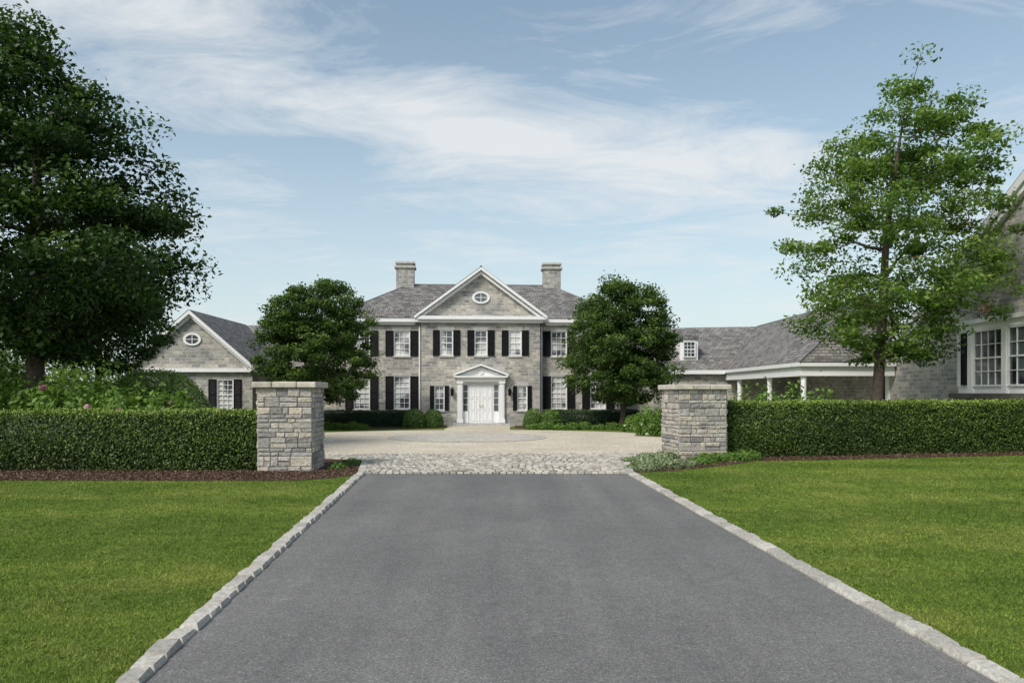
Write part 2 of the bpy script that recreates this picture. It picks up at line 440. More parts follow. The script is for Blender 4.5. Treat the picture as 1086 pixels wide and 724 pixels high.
def make_shrub(name,label,x,y,rx,ry,h,n,leaf,mat,seed,cat='shrub',rag=.12,group=None,core=True,flowers=0,fmat=None,lobes=0,fsize=.16,ftop=0.0):
    rng=np.random.default_rng(seed)
    d=rng.normal(size=(n,3)); d[:,2]=np.abs(d[:,2]); d/=np.linalg.norm(d,axis=1,keepdims=True)
    k=1+rng.normal(size=n)*rag - (rng.random(n)<.3)*.12*rng.random(n)
    if lobes:
        a=np.arctan2(d[:,1],d[:,0]); k*=1+.14*np.sin(lobes*a+d[:,2]*5+seed)+.08*np.sin(2.3*lobes*a+seed*2+d[:,2]*9)
    dd=np.sign(d)*np.abs(d)**.85
    P=dd*k[:,None]*np.array([rx,ry,h])
    P[:,2]=np.maximum(P[:,2],.02)
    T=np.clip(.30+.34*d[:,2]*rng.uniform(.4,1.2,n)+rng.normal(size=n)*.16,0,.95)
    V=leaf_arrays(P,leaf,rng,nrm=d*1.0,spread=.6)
    ex=None
    if core:
        c=MB(); q=.82
        prof=[(rx*q*math.cos(t)**.85 if t<1.5 else .01,h*q*math.sin(t)**.85) for t in [0,.25,.5,.8,1.1,1.35,1.55]]
        c.lathe(prof,0,0,14,0.0)
        cv=[(a,b*ry/rx,z) for a,b,z in c.v]
        ex=(cv,c.f,c.t)
    if flowers:
        e=empty(name,(x,y,gz(y)),label,cat,group=group)
        ob=np_mesh('foliage',V,T,mat,extra=ex); ob.parent=e
        sel=np.where((d[:,1]<.3)&(P[:,2]>h*ftop))[0]; sel=rng.choice(sel,min(flowers,len(sel)),replace=False)
        FP=[];FT=[];FN=[]
        for i in sel:
            m=60; q=rng.normal(size=(m,3)); q/=np.linalg.norm(q,axis=1,keepdims=True)
            FP.append(P[i]*1.05+q*fsize*.5*np.array([1,1,.75])); FN.append(q); FT.append(np.clip(rng.uniform(.1,.9)+rng.normal(size=m)*.12,0,1))
        FP=np.vstack(FP);FN=np.vstack(FN)
        FV=leaf_arrays(FP,.06,rng,nrm=FN,spread=.3,aspect=.9)
        fo=np_mesh('flower_heads',FV,np.concatenate(FT),fmat); fo.parent=e; fo['kind']='stuff'
        return e
    ob=np_mesh(name,V,T,mat,extra=ex); ob.location=(x,y,gz(y)); tag(ob,label,cat,group=group); return ob

# ------------------------------------------------------------------ ground, road
g=MB()
xs=[-1500,-60,-20,0,20,60,1500]; ys=[-300,-20,17,60,200,1800]
for a,b in zip(xs,xs[1:]):
    for c,d in zip(ys,ys[1:]):
        g.poly([(a,c,gz(c)),(b,c,gz(c)),(b,d,gz(d)),(a,d,gz(d))])
tag(g.obj('ground',MAT['ground']),kind='structure')

def LX(y):
    if y<17.2: return -2.51-(y-5.4)*.0542
    return -3.15-(y-17.2)*.16
def RX(y):
    if y<17.2: return 3.30-(y-5.4)*.072
    return 2.45+(y-17.2)*.12
r=MB(); yy=[-14,-6,0,5,10,14,17.0]
for a,b in zip(yy,yy[1:]):
    r.poly([(LX(a),a,gz(a)+.008),(RX(a),a,gz(a)+.008),(RX(b),b,gz(b)+.008),(LX(b),b,gz(b)+.008)])
tag(r.obj('road',MAT['asphalt']),kind='structure')

CX,CY,CRX,CRY=-1.6,29.0,9.2,8.3
c=MB(); c.poly([(CX+CRX*math.cos(2*math.pi*k/72),CY+CRY*math.sin(2*math.pi*k/72),.004) for k in range(72)])
tag(c.obj('gravel_court',MAT['gravel']),kind='structure')
ap=[(LX(17.0),17.0),(RX(17.0),17.0),(RX(20.3),20.3),(3.4,21.6),(5.2,22.6),(-6.2,22.2),(-4.8,21.3),(LX(20.2),20.2)]
s=MB(); s.poly([(a,b,.010) for a,b in ap]); tag(s.obj('paving_bed',MAT['sand']),kind='structure')
def inpoly(x,y,P):
    c=False;j=len(P)-1
    for i in range(len(P)):
        if (P[i][1]>y)!=(P[j][1]>y) and x<(P[j][0]-P[i][0])*(y-P[i][1])/(P[j][1]-P[i][1])+P[i][0]: c=not c
        j=i
    return c
cb=MB()
x=LX(17)
while x<RX(17)-.1:
    w=random.uniform(.12,.14); cb.frus((x,17.0,.012),(1,0,0),(0,1,0),(0,0,1),w,.22,.03,.02,random.random(),.2); x+=w+.024
row=17.25
while row<22.5:
    h=.15; x=-7+random.random()*.15
    while x<6:
        w=random.uniform(.11,.14)
        bow=.16*math.sin((x+1)*1.5)
        yc=row+bow
        if inpoly(x+w/2,yc+h/2,ap) and yc>17.23:
            t=random.random(); an=random.uniform(-.03,.03)+.20*math.cos((x+1)*1.5)
            cb.frus((x,yc,.012),(math.cos(an),math.sin(an),0),(-math.sin(an),math.cos(an),0),(0,0,1),w,h,.034+random.random()*.012,.028,t,.25)
        x+=w+.026
    row+=h+.036
tag(cb.obj('cobblestone_apron',MAT['cobble']),kind='structure')
cc=MB(); RC=(-1.75,31.0)
cc.poly([(RC[0]+3.02*math.cos(2*math.pi*k/48),RC[1]+3.02*math.sin(2*math.pi*k/48),.008) for k in range(48)],.3)
rr=.25
while rr<2.95:
    st=.17 if rr<2.6 else .24
    n=int(2*math.pi*rr/.19)
    for k in range(n):
        a=2*math.pi*k/n; w=2*math.pi*rr/n-.014
        u=(-math.sin(a),math.cos(a),0); v=(math.cos(a),math.sin(a),0)
        cc.frus((RC[0]+rr*v[0],RC[1]+rr*v[1],.010),u,v,(0,0,1),w,st-.014,.014,.015,random.random()*.6+(.1 if rr>2.6 else .25))
    rr+=st
tag(cc.obj('cobblestone_circle',MAT['cobbled']),kind='structure')

def kerb(fx,sign,pts_extra,seed):
    k=MB(); rd=random.Random(seed); bed=MB()
    pts=[(fx(y),y) for y in [-13,-6,0,6,12,17.2]]+pts_extra
    segs=[]
    for a,b in zip(pts,pts[1:]): segs.append((a,b,math.dist(a,b)))
    tot=sum(q[2] for q in segs)
    def at(sv):
        for a,b,l in segs:
            if sv<=l: t=sv/l; return (a[0]+(b[0]-a[0])*t,a[1]+(b[1]-a[1])*t)
            sv-=l
        return segs[-1][1]
    sv=0
    while sv<tot-.2:
        l=rd.uniform(.25,.35); p=at(sv); q=at(min(tot,sv+l-.024))
        d=Vector((q[0]-p[0],q[1]-p[1],0))
        if d.length<.05: break
        w=.175+rd.uniform(-.010,.010); ln=d.length; d.normalize(); nrm=Vector((-d.y,d.x,0))*sign
        off=rd.uniform(-.007,.007)
        o=Vector((p[0],p[1],gz(p[1])-.04))+nrm*off
        d2=Vector((d.x,d.y,(gz(q[1])-gz(p[1]))/max(ln,.01)))
        k.frus(o,d2,nrm,(0,0,1),ln,w,.096+rd.uniform(-.007,.007),.016,rd.random(),.3)
        sv+=l
    for a,b,l in segs:
        d=Vector((b[0]-a[0],b[1]-a[1],0)).normalized(); nn=Vector((-d.y,d.x,0))*sign
        za,zb=gz(a[1])+.016,gz(b[1])+.016
        A=Vector((a[0],a[1],za))+nn*.014; B_=Vector((b[0],b[1],zb))+nn*.014
        bed.poly([A,B_,B_+nn*.14,A+nn*.14])
    tag(bed.obj('kerb_bedding',MAT['sand']),kind='structure')
    o=k.obj('kerb',MAT['kerb']); tag(o,kind='structure'); return o
kerb(LX,1,[(LX(19),19),(LX(19.8),19.8),(-3.75,20.3),(-4.1,20.75),(-4.6,21.05),(-5.3,21.25)],3)
kerb(RX,-1,[(RX(19),19),(RX(20.0),20.0),(2.95,20.6),(3.25,21.1),(3.7,21.6),(4.4,22.0)],5)

def sheet(name,pts,mat,z=.006):
    m=MB(); m.poly([(a,b,gz(b)+z) for a,b in pts])
    return tag(m.obj(name,mat),kind='structure')
LMX=[-30,-12,-6.5,-4.4,-3.7,-3.2]; LMY=[16.1,16.05,15.95,15.95,16.35,16.85]
sheet('mulch_bed',[(-30,17.0)]+list(zip(LMX[:-1],LMY[:-1]))+[(LX(17.0)-.15,17.0)],MAT['mulch'])
sheet('mulch_bed',[(-30,19.5),(-30,17.0),(LX(17)-.15,17.0),(LX(20)-.15,20.0),(-4.1,20.8),(-5.3,21.3),(-9,21.5)],MAT['mulch'])
RMX=[2.5,3.6,4.7,6.2,9,14,22]; RMY=[17.2,17.7,18.7,20.2,20.85,22.1,24.1]
RB=[(RX(17.3)+.2,17.3),(3.6,17.7),(4.7,18.7),(6.2,20.2),(9,20.85),(14,22.1),(22,24.1),(22,26.5),(9,24),(4.6,22.3),(RX(20.3)+.2,20.3)]
sheet('mulch_bed',RB,MAT['mulch'])
sheet('planting_bed',[(-10.6,38.6),(-3.6,38.6),(-3.3,42.0),(-10.6,41.5)],MAT['mulch'])
sheet('planting_bed',[(.2,38.6),(7.6,39.0),(7.6,42.6),(.0,42.0)],MAT['mulch'])
pth=MB(); pth.poly([(-3.2,36.5,.009),(-.1,36.5,.009),(-.1,42.1,.009),(-3.2,42.0,.009)]); tag(pth.obj('path',MAT['gravel']),kind='structure')
rng=np.random.default_rng(5)
n=26000; X=rng.uniform(-16,-3.2,n); Y=rng.uniform(15.9,20.5,n)
k1=((Y<17.75)|(X>-4.3))&(X<np.where(Y<17.2,-2.51-(Y-5.4)*.0542,-3.15-(Y-17.2)*.16)-.2)&(Y>np.interp(X,LMX,LMY)-.04)
X2=rng.uniform(2.6,17,n); Y2=rng.uniform(17.3,25,n)
lo=np.interp(X2,RMX,RMY)-.04
k2=(Y2>lo)&(Y2<lo+2.0)
X=np.concatenate([X[k1],X2[k2]]);Y=np.concatenate([Y[k1],Y2[k2]])
Zc=np.where(Y>17,0,-SL*(17-Y))+.012+rng.random(len(X))*.02
V=leaf_arrays(np.stack([X,Y,Zc],1),.055,rng,nrm=np.tile((0,0,1.),(len(X),1)),spread=.5,aspect=.35)
ob=np_mesh('mulch_chips',V,rng.random(len(X)),MAT['chip']); tag(ob,'loose brown bark mulch chips under the hedges','mulch',kind='stuff')

def blades():
    rng=np.random.default_rng(11); n=760000
    y=rng.uniform(2.5,24.5,n)
    keep=rng.random(n)<np.clip(6.5/y,0,1); y=y[keep]; n=len(y)
    x=rng.uniform(-1,1,n)*(.72*y+1.2)
    jit=rng.normal(size=n)*.02
    lx=np.where(y<17.2,-2.51-(y-5.4)*.0542,-3.15-(y-17.2)*.16)-.18+jit
    rx=np.where(y<17.2,3.30-(y-5.4)*.072,2.45+(y-17.2)*.12)+.18+jit
    wob=.05*np.sin(x*2.1)+.03*np.sin(x*5.3)
    left=(x<lx)&(y<np.interp(x,LMX,LMY)+wob)
    right=(x>rx)&(y<np.interp(x,RMX,RMY)+wob)
    m=left|right; x=x[m];y=y[m];n=len(x)
    z=np.where(y>17,0,-SL*(17-y))
    h=rng.uniform(.014,.032,n)*np.clip(.9+.12*np.sin(x*1.7)*np.cos(y*1.3),.6,1.2); w=.0032+.00048*y
    edge=np.minimum(np.abs(x-lx[m]),np.abs(x-rx[m]))<.06
    h=np.where(edge,h*1.7,h)
    a=rng.uniform(0,6.283,n); l=rng.normal(size=(n,2))*.018
    ux=np.cos(a)*w; uy=np.sin(a)*w
    V=np.stack([np.stack([x-ux,y-uy,z-.002],1),np.stack([x+ux,y+uy,z-.002],1),np.stack([x+l[:,0],y+l[:,1],z+h],1)],1).reshape(-1,3)
    T=np.clip(rng.normal(size=n)*.22+.45,0,.9); T[rng.random(n)<.012]=1
    ob=np_mesh('grass',V,T,MAT['blade'],k=3); ob['kind']='stuff'; ob['label']='mown green lawn grass beside the drive'; ob['category']='grass'
blades()

# ------------------------------------------------------------------ gate pillars
def ashlar(m,o,u,v,n,W,H,rd):
    z=0
    while z<H-.02:
        ch=rd.choice([.09,.11,.13,.16,.20,.23])
        if H-z-ch<.08: ch=H-z
        x=0
        while x<W-.01:
            w=rd.uniform(.13,.42)
            if W-x-w<.11: w=W-x
            def st(x,z,w,h):
                g=.006
                oo=Vector(o)+Vector(u)*(x+g)+Vector(v)*(z+g)
                m.frus(oo,u,v,n,w-2*g,h-2*g,rd.uniform(.02,.045),rd.uniform(.010,.022),rd.random(),.6)
            if ch>.19 and rd.random()<.5: st(x,z,w,ch/2); st(x,z+ch/2,w,ch/2)
            else: st(x,z,w,ch)
            x+=w
        z+=ch
def pillar(x,y,rot,w,h,label,seed):
    rd=random.Random(seed)
    e=empty('gate_pillar',(x,y,0),label,'pillar',rot,group='stone gate pillars')
    a=w/2-.03; ct=.15
    m=MB(); m.box(-a,a,-a,a,-.05,h-ct,.1)
    for (o,u,n) in [((-a,-a,0),(1,0,0),(0,-1,0)),((a,-a,0),(0,1,0),(1,0,0)),((a,a,0),(-1,0,0),(0,1,0)),((-a,a,0),(0,-1,0),(-1,0,0))]:
        ashlar(m,o,u,(0,0,1),n,2*a,h-ct,rd)
    m.obj('body',MAT['pillar'],e)
    cp=MB(); b=w/2+.08
    sp=[-b,-b*.3+rd.uniform(-.1,.1),b*.35+rd.uniform(-.1,.1),b]
    for i in range(3):
        x0,x1=sp[i]+.003,sp[i+1]-.003; j=rd.uniform(-.012,.012)
        cp.box(x0,x1,-b+j,b+j,h-ct+.002,h-.012+j*.5)
    ob=cp.obj('cap',MAT['cap'],e)
    bv=ob.modifiers.new('bevel','BEVEL'); bv.width=.025; bv.segments=2
    return e
pillar(-5.05,17.6+.64,math.radians(2),1.25,2.0,'square rough grey stone gate pillar with slab cap beside hedge',21)
pillar((739-543)/40.0,20.8+.68,math.radians(8),1.36,1.97,'square rough grey stone gate pillar with slab cap above groundcover',22)

# ------------------------------------------------------------------ hedges
make_hedge('long clipped boxwood hedge running up to stone pillar',(-17,17.75),(-5.70,17.75),1.1,1.30,75000,.055,MAT['leaf_hedge'],31,group='clipped boundary hedges')
make_hedge('long clipped boxwood hedge along mulch strip by lawn',(5.6,21.25),(15.9,23.6),1.1,1.46,75000,.058,MAT['leaf_hedge'],32,group='clipped boundary hedges')

# ------------------------------------------------------------------ windows etc
def window(par,x,z0,z1,w,y,cols=2,rows=4,gl='glass',sill=True,rail=True,t=.055):
    f=MB()
    x0,x1=x-w/2,x+w/2
    f.box(x0,x0+t,y+.02,y+.10,z0,z1); f.box(x1-t,x1,y+.02,y+.10,z0,z1)
    f.box(x0+t,x1-t,y+.02,y+.10,z1-t,z1); f.box(x0+t,x1-t,y+.02,y+.10,z0,z0+t)
    ix0,ix1,iz0,iz1=x0+t,x1-t,z0+t,z1-t; mt=.012
    for i in range(1,cols):
        q=ix0+(ix1-ix0)*i/cols; f.box(q-mt,q+mt,y+.052,y+.085,iz0,iz1)
    for i in range(1,rows):
        q=iz0+(iz1-iz0)*i/rows; k=.026 if (rail and i==rows//2) else mt
        f.box(ix0,ix1,y+.045,y+.090,q-k,q+k)
    fo=f.obj('window',MAT['white'],par)
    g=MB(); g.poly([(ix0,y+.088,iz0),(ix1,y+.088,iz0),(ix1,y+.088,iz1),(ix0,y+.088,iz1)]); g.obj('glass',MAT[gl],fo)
    if sill:
        s=MB(); s.box(x0-.05,x1+.05,y-.06,y+.019,z0-.09,z0-.001); s.obj('sill',MAT['step'],fo)
    return fo
def shutter(par,x,z0,z1,w,y):
    m=MB(); x0,x1=x-w/2,x+w/2; t=.05
    m.box(x0,x0+t,y-.05,y-.004,z0,z1); m.box(x1-t,x1,y-.05,y-.004,z0,z1)
    for a in (z0,(z0+z1)/2-t/2,z1-t): m.box(x0+t,x1-t,y-.048,y-.004,a,a+t)
    m.box(x0+t,x1-t,y-.018,y-.005,z0+t,z1-t)
    z=z0+t
    while z<z1-t-.03:
        m.poly([(x0+t,y-.042,z),(x1-t,y-.042,z),(x1-t,y-.02,z+.045),(x0+t,y-.02,z+.045)]); z+=.05
    return m.obj('shutter',MAT['black'],par)
def oval(par,x,z,rx,rz,y):
    m=MB(); n=28
    for k in range(n):
        a=2*math.pi*k/n;b=2*math.pi*(k+1)/n
        def P(an,s,yy): return (x+rx*s*math.cos(an),yy,z+rz*s*math.sin(an))
        m.poly([P(a,1.25,y-.06),P(b,1.25,y-.06),P(b,.9,y-.06),P(a,.9,y-.06)])
        m.poly([P(a,1.25,y),P(b,1.25,y),P(b,1.25,y-.06),P(a,1.25,y-.06)])
        m.poly([P(a,.9,y-.06),P(b,.9,y-.06),P(b,.9,y-.005),P(a,.9,y-.005)])
    m.box(x-.015,x+.015,y-.04,y-.012,z-rz*.9,z+rz*.9); m.box(x-rx*.9,x+rx*.9,y-.038,y-.014,z-.015,z+.015)
    o=m.obj('oval_window',MAT['white'],par)
    g=MB(); g.poly([(x+rx*.95*math.cos(2*math.pi*k/n),y-.008,z+rz*.95*math.sin(2*math.pi*k/n)) for k in range(n)]); g.obj('glass',MAT['glassd'],o)
def rake(m,x0,z0,x1,z1,y0,y1,th):
    m.prism([(x0,z0-th),(x1,z1-th),(x1,z1),(x0,z0)] if x1>x0 else [(x1,z1-th),(x0,z0-th),(x0,z0),(x1,z1)],y0,y1)

# ------------------------------------------------------------------ MAIN HOUSE
H=empty('stone_house',(-1.65,42.3,0),'two storey grey stone house with slate roof and black shutters','house',math.radians(3.0))
B=3.15; FW=7.7; DP=11; FY=.55
UP=(3.7,5.05); GR=(.85,2.62)
bayops=[(-2.16,-1.48,*UP),(-.34,.34,*UP),(1.48,2.16,*UP),(-2.47,-1.93,.8,2.1),(1.93,2.47,.8,2.1),(-1.0,1.0,0.12,2.32)]
flk=[4.22,6.35]
w=MB()
w.wall(-B,B,0,5.6,0,bayops)
w.poly([(-B,0,0),(-B,0,5.6),(-B,FY,5.6),(-B,FY,0)]); w.poly([(B,0,0),(B,FY,0),(B,FY,5.6),(B,0,5.6)])
for sg in (-1,1):
    ops=[]
    for c in flk:
        ops.append((sg*c-.43,sg*c+.43,*UP)); ops.append((sg*c-.43,sg*c+.43,*GR))
    a,b=(B,FW) if sg>0 else (-FW,-B)
    w.wall(a,b,0,5.6,FY,ops)
w.poly([(-FW,FY,0),(-FW,FY,5.6),(-FW,DP,5.6),(-FW,DP,0)]); w.poly([(FW,FY,0),(FW,DP,0),(FW,DP,5.6),(FW,FY,5.6)])
w.poly([(-FW,DP,0),(-FW,DP,5.6),(FW,DP,5.6),(FW,DP,0)])
AP=8.28; ZB=5.78
w.poly([(-B,.0,5.6),(B,.0,5.6),(B,.0,ZB),(0,.0,AP-.05),(-B,.0,ZB)])
w.obj('wall',MAT['wall'],H)
r=MB(); E=.35; RZ=8.22; ZE=5.74
x0,x1,y0,y1=-FW-E,FW+E,FY-E,DP+E; ym=(y0+y1)/2; RH=4.25
r.poly([(x0,y0,ZE),(x1,y0,ZE),(RH,ym,RZ),(-RH,ym,RZ)]); r.poly([(x1,y0,ZE),(x1,y1,ZE),(RH,ym,RZ)])
r.poly([(x1,y1,ZE),(x0,y1,ZE),(-RH,ym,RZ),(RH,ym,RZ)]); r.poly([(x0,y1,ZE),(x0,y0,ZE),(-RH,ym,RZ)])
PW=3.5
r.poly([(-PW,-.42,ZB+.03),(0,-.42,AP+.10),(0,ym,AP+.10),(-PW,ym*.55,ZB+.03)])
r.poly([(0,-.42,AP+.10),(PW,-.42,ZB+.03),(PW,ym*.55,ZB+.03),(0,ym,AP+.10)])
roof=r.obj('roof',MAT['slate'],H)
rc=MB()
for a,b in [((-RH,ym,RZ),(RH,ym,RZ)),((x0,y0,ZE),(-RH,ym,RZ)),((x1,y0,ZE),(RH,ym,RZ)),((0,-.42,AP+.1),(0,ym,AP+.1))]:
    rc.tube([a,b],[.045,.045],6)
for sg in (-1,1):
    for row_,f in enumerate((.16,.22)):
        k=PW+.3
        while k<FW:
            zz=ZE+(RZ-ZE)*f; yy_=y0+(ym-y0)*f; rc.box(sg*k-.025,sg*k+.025,yy_-.03,yy_+.03,zz,zz+.07); k+=.3
rc.obj('ridge_cap',MAT['lead'],roof)
for cx in (-4.45,4.35):
    m=MB(); m.box(cx-.52,cx+.52,ym-.45,ym+.45,6.8,9.15); m.box(cx-.48,cx+.48,ym-.41,ym+.41,9.27,9.42)
    ch=m.obj('chimney',MAT['wall'],roof)
    q=MB(); q.box(cx-.62,cx+.62,ym-.55,ym+.55,9.151,9.27); q.box(cx-.57,cx+.57,ym-.50,ym+.50,9.42,9.53)
    q.obj('chimney_cap',MAT['step'],ch)
c=MB()
for sg in (-1,1):
    a,b=(B+.36,FW+.30) if sg>0 else (-FW-.30,-B-.36)
    c.box(a,b,FY-.30,FY-.003,5.50,5.72); c.box(a,b,FY-.16,FY-.004,5.36,5.498)
    c.box(sg*(B+.18)-.175,sg*(B+.18)+.175,FY-.30,FY-.003,5.50,5.70)
c.box(-B-.32,B+.32,-.34,-.003,5.60,5.78); c.box(-B-.14,B+.14,-.20,-.004,5.44,5.598)
q=-B-.05
while q<B+.05: c.box(q,q+.07,-.26,-.202,5.52,5.597); q+=.16
c.obj('cornice',MAT['white'],H)
c=MB()
for sg in (-1,1):
    rake(c,sg*PW,ZB+.02,0,AP+.09,-.40,-.10,.17); rake(c,sg*(PW-.32),ZB-.06+.10,0,AP-.12,-.22,-.005,.17)
c.obj('pediment_trim',MAT['white'],H)
oval(H,0,6.78,.38,.26,0)
for x_ in (-1.82,0,1.82):
    window(H,x_,*UP,.68,0,2,4)
    shutter(H,x_-.34-.20,*UP,.36,0); shutter(H,x_+.34+.20,*UP,.36,0)
for x_ in (-2.2,2.2):
    window(H,x_,.8,2.1,.54,0,2,4); shutter(H,x_-.27-.12,.8,2.1,.22,0); shutter(H,x_+.27+.12,.8,2.1,.22,0)
for sg in (-1,1):
    for f_ in flk:
        for (a,b,rw) in ((*UP,4),(*GR,6)):
            window(H,sg*f_,a,b,.86,FY,3,rw); shutter(H,sg*f_-.43-.23,a,b,.42,FY); shutter(H,sg*f_+.43+.23,a,b,.42,FY)
for x_,ww,zt,yy_ in [(-1.82,.68,5.05,0),(0,.68,5.05,0),(1.82,.68,5.05,0),(-2.2,.54,2.1,0),(2.2,.54,2.1,0)]+[(sg*f_,.86,zt,FY) for sg in(-1,1) for f_ in flk for zt in(5.05,2.62)]:
    lt=MB(); lt.box(x_-ww/2-.08,x_+ww/2+.08,yy_-.02,yy_+.02,zt+.002,zt+.2); lt.obj('lintel',MAT['step'],H)
d=MB()
for sg in (-1,1):
    a,b=sorted((sg*.98,sg*1.24)); d.box(a,b,-.16,-.003,.14,2.34)
    a,b=sorted((sg*.94,sg*1.28)); d.box(a,b,-.20,-.004,.14,.34); d.box(a,b,-.20,-.004,2.22,2.338)
    for q in range(3):
        xx=sg*1.11+(q-1)*.07; d.box(xx-.012,xx+.012,-.175,-.161,.40,2.18)
d.box(-1.30,1.30,-.20,-.003,2.34,2.54); d.box(-1.42,1.42,-.34,-.004,2.54,2.63)
d.box(-.979,.979,-.05,-.003,2.24,2.338)
d.prism([(-1.25,2.631),(1.25,2.631),(0,3.10)],-.10,-.006)
for sg in (-1,1): rake(d,sg*1.46,2.72,0,3.26,-.34,-.007,.10)
d.prism([(.13*math.cos(2*math.pi*k/18),2.84+.13*math.sin(2*math.pi*k/18)) for k in range(18)],-.16,-.101)
surround=d.obj('door_surround',MAT['white'],H)
st=MB(); st.box(-1.5,1.5,-.75,-.002,0,.12); st.box(-1.75,1.75,-1.1,-.751,0,.06); st.obj('step',MAT['step'],H)
for sg in (-1,1):
    m=MB(); a,b=(-.62,-.005) if sg<0 else (.005,.62)
    m.box(a,b,.04,.09,.125,2.22)
    def fr(x0,x1,z0,z1):
        t=.02
        m.box(x0,x1,.02,.039,z0,z0+t);m.box(x0,x1,.02,.039,z1-t,z1);m.box(x0,x0+t,.02,.039,z0+t,z1-t);m.box(x1-t,x1,.02,.039,z0+t,z1-t)
    for (za,zb) in ((.25,.78),(.86,1.45),(1.53,2.1)):
        mx=(a+b)/2; fr(a+.07,mx-.03,za,zb); fr(mx+.03,b-.07,za,zb)
    do=m.obj('door',MAT['white'],H)
    hd=MB(); hx=sg*.07; hd.tube([(hx,.035,1.05),(hx,-.03,1.05)],[.022,.035],8); hd.obj('handle',MAT['brass'],do)
    c0,c1=sorted((sg*.66,sg*.975)); sl=MB()
    t=.04; sl.box(c0,c0+t,.03,.10,.13,2.22); sl.box(c1-t,c1,.03,.10,.13,2.22); sl.box(c0+t,c1-t,.03,.10,.13,.75); sl.box(c0+t,c1-t,.03,.10,2.16,2.22)
    for i in range(1,4): zz=.75+1.41*i/4; sl.box(c0+t,c1-t,.05,.09,zz-.012,zz+.012)
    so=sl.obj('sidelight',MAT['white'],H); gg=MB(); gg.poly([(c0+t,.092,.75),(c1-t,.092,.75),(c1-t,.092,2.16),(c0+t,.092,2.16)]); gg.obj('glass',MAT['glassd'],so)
    ln=MB(); lx=sg*1.52
    ln.box(lx-.03,lx+.03,-.16,-.003,1.95,2.0); ln.lathe([(.02,1.55),(.07,1.6),(.09,1.85),(.11,1.86),(.03,1.97),(.01,2.03)],lx,-.16,6)
    ln.obj('lantern',MAT['black'],H)
    ds=MB(); ds.tube([(sg*(B+.12),FY-.06,.1),(sg*(B+.12),FY-.06,5.3)],[.045,.045],8); ds.obj('downspout',MAT['white'],H)
tr=MB(); tr.box(-.978,.978,.10,.13,.121,2.319); tr.obj('door_frame',MAT['white'],H)

# ------------------------------------------------------------------ LEFT WING
Lw=empty('gabled_wing',(-15.3,38.0,0),'low grey stone wing with white trimmed gable and oval window','building',math.radians(1))
w=MB(); hw=2.9; EZ=2.92; AZ=5.62
ops=[(1.2,2.0,.9,2.38),(-2.0,-1.2,.9,2.38)]
w.wall(-hw,hw,0,EZ,0,ops); w.poly([(-hw,0,EZ),(hw,0,EZ),(0,0,AZ-.04)])
w.poly([(hw,0,0),(hw,4.6,0),(hw,4.6,EZ),(hw,0,EZ)]); w.poly([(-hw,0,0),(-hw,0,EZ),(-hw,12,EZ),(-hw,12,0)])
ops2=[(3.6,4.4,.9,2.38)]
w.wall(hw,6.4,0,EZ,4.6,ops2); w.poly([(-hw,12,0),(-hw,12,EZ),(6.4,12,EZ),(6.4,12,0)]); w.poly([(6.4,4.6,0),(6.4,12,0),(6.4,12,EZ),(6.4,4.6,EZ)])
w.poly([(6.4,4.6,EZ),(6.4,12,EZ),(6.4,8.3,AZ-.1)]); w.poly([(-hw,4.6,EZ),(-hw,12,EZ),(-hw,8.3,AZ-.1)])
w.obj('wall',MAT['wall'],Lw)
r=MB(); ew=3.2; ez=EZ-.02
r.poly([(-ew,-.35,ez),(0,-.35,AZ+.06),(0,8.3,AZ+.06),(-ew,4.3,ez)]); r.poly([(0,-.35,AZ+.06),(ew,-.35,ez),(ew,4.3,ez),(0,8.3,AZ+.06)])
r.poly([(-ew,4.3,ez-.01),(6.5,4.3,ez-.01),(6.5,8.3,AZ+.02),(-ew,8.3,AZ+.02)]); r.poly([(-ew,12.3,ez),(-ew,8.3,AZ+.02),(6.5,8.3,AZ+.02),(6.5,12.3,ez)])
r.obj('roof',MAT['slate'],Lw)
c=MB()
for sg in (-1,1):
    rake(c,sg*ew,ez-.01,0,AZ+.05,-.33,-.08,.20); rake(c,sg*(ew-.22),ez-.03,0,AZ-.16,-.16,-.004,.14)
c.box(-hw-.25,hw+.25,-.20,-.005,EZ-.20,EZ-.02); c.box(hw+.003,6.4,4.35,4.597,EZ-.22,EZ-.04); c.box(hw+.002,hw+.25,-.002,4.35,EZ-.20,EZ-.03)
c.obj('trim',MAT['white'],Lw)
oval(Lw,.05,4.28,.34,.24,0)
for x_ in (1.6,-1.6):
    window(Lw,x_,.9,2.38,.8,0,3,6)
    shutter(Lw,x_-.40-.20,.9,2.38,.36,0); shutter(Lw,x_+.40+.20,.9,2.38,.36,0)
window(Lw,4.0,.9,2.38,.8,4.6,3,6)

# ------------------------------------------------------------------ RIGHT WING + COLONNADE
OX,OY=12.15,33.2
Rw=empty('colonnaded_wing',(OX,OY,0),'low stone wing with white colonnade, dormer and slate roof','building')
w=MB()
def q3(m,p,t=.5): m.poly([(a-OX,b-OY,c_) for a,b,c_ in p],t)
q3(w,[(15.9,34.1,0),(15.9,45,0),(15.9,45,3.9),(15.9,34.1,3.9)])
q3(w,[(5.8,44.9,0),(15.9,44.9,0),(15.9,44.9,2.95),(5.8,44.9,2.95)])
q3(w,[(5.8,44.9,0),(5.8,44.9,2.95),(5.8,53.4,2.95),(5.8,53.4,0)]); q3(w,[(5.8,44.9,2.95),(5.8,49,5.5),(5.8,53.4,2.95)])
q3(w,[(18.3,53.4,0),(5.8,53.4,0),(5.8,53.4,2.95),(18.3,53.4,2.95)])
q3(w,[(18.3,34,0),(18.3,53.4,0),(18.3,53.4,2.95),(18.3,34,2.95)])
w.obj('wall',MAT['wall'],Rw)
r=MB()
xe,xr=11.9,15.1; zr=5.80; ze=3.03; y0_=33.0; hd_=.9
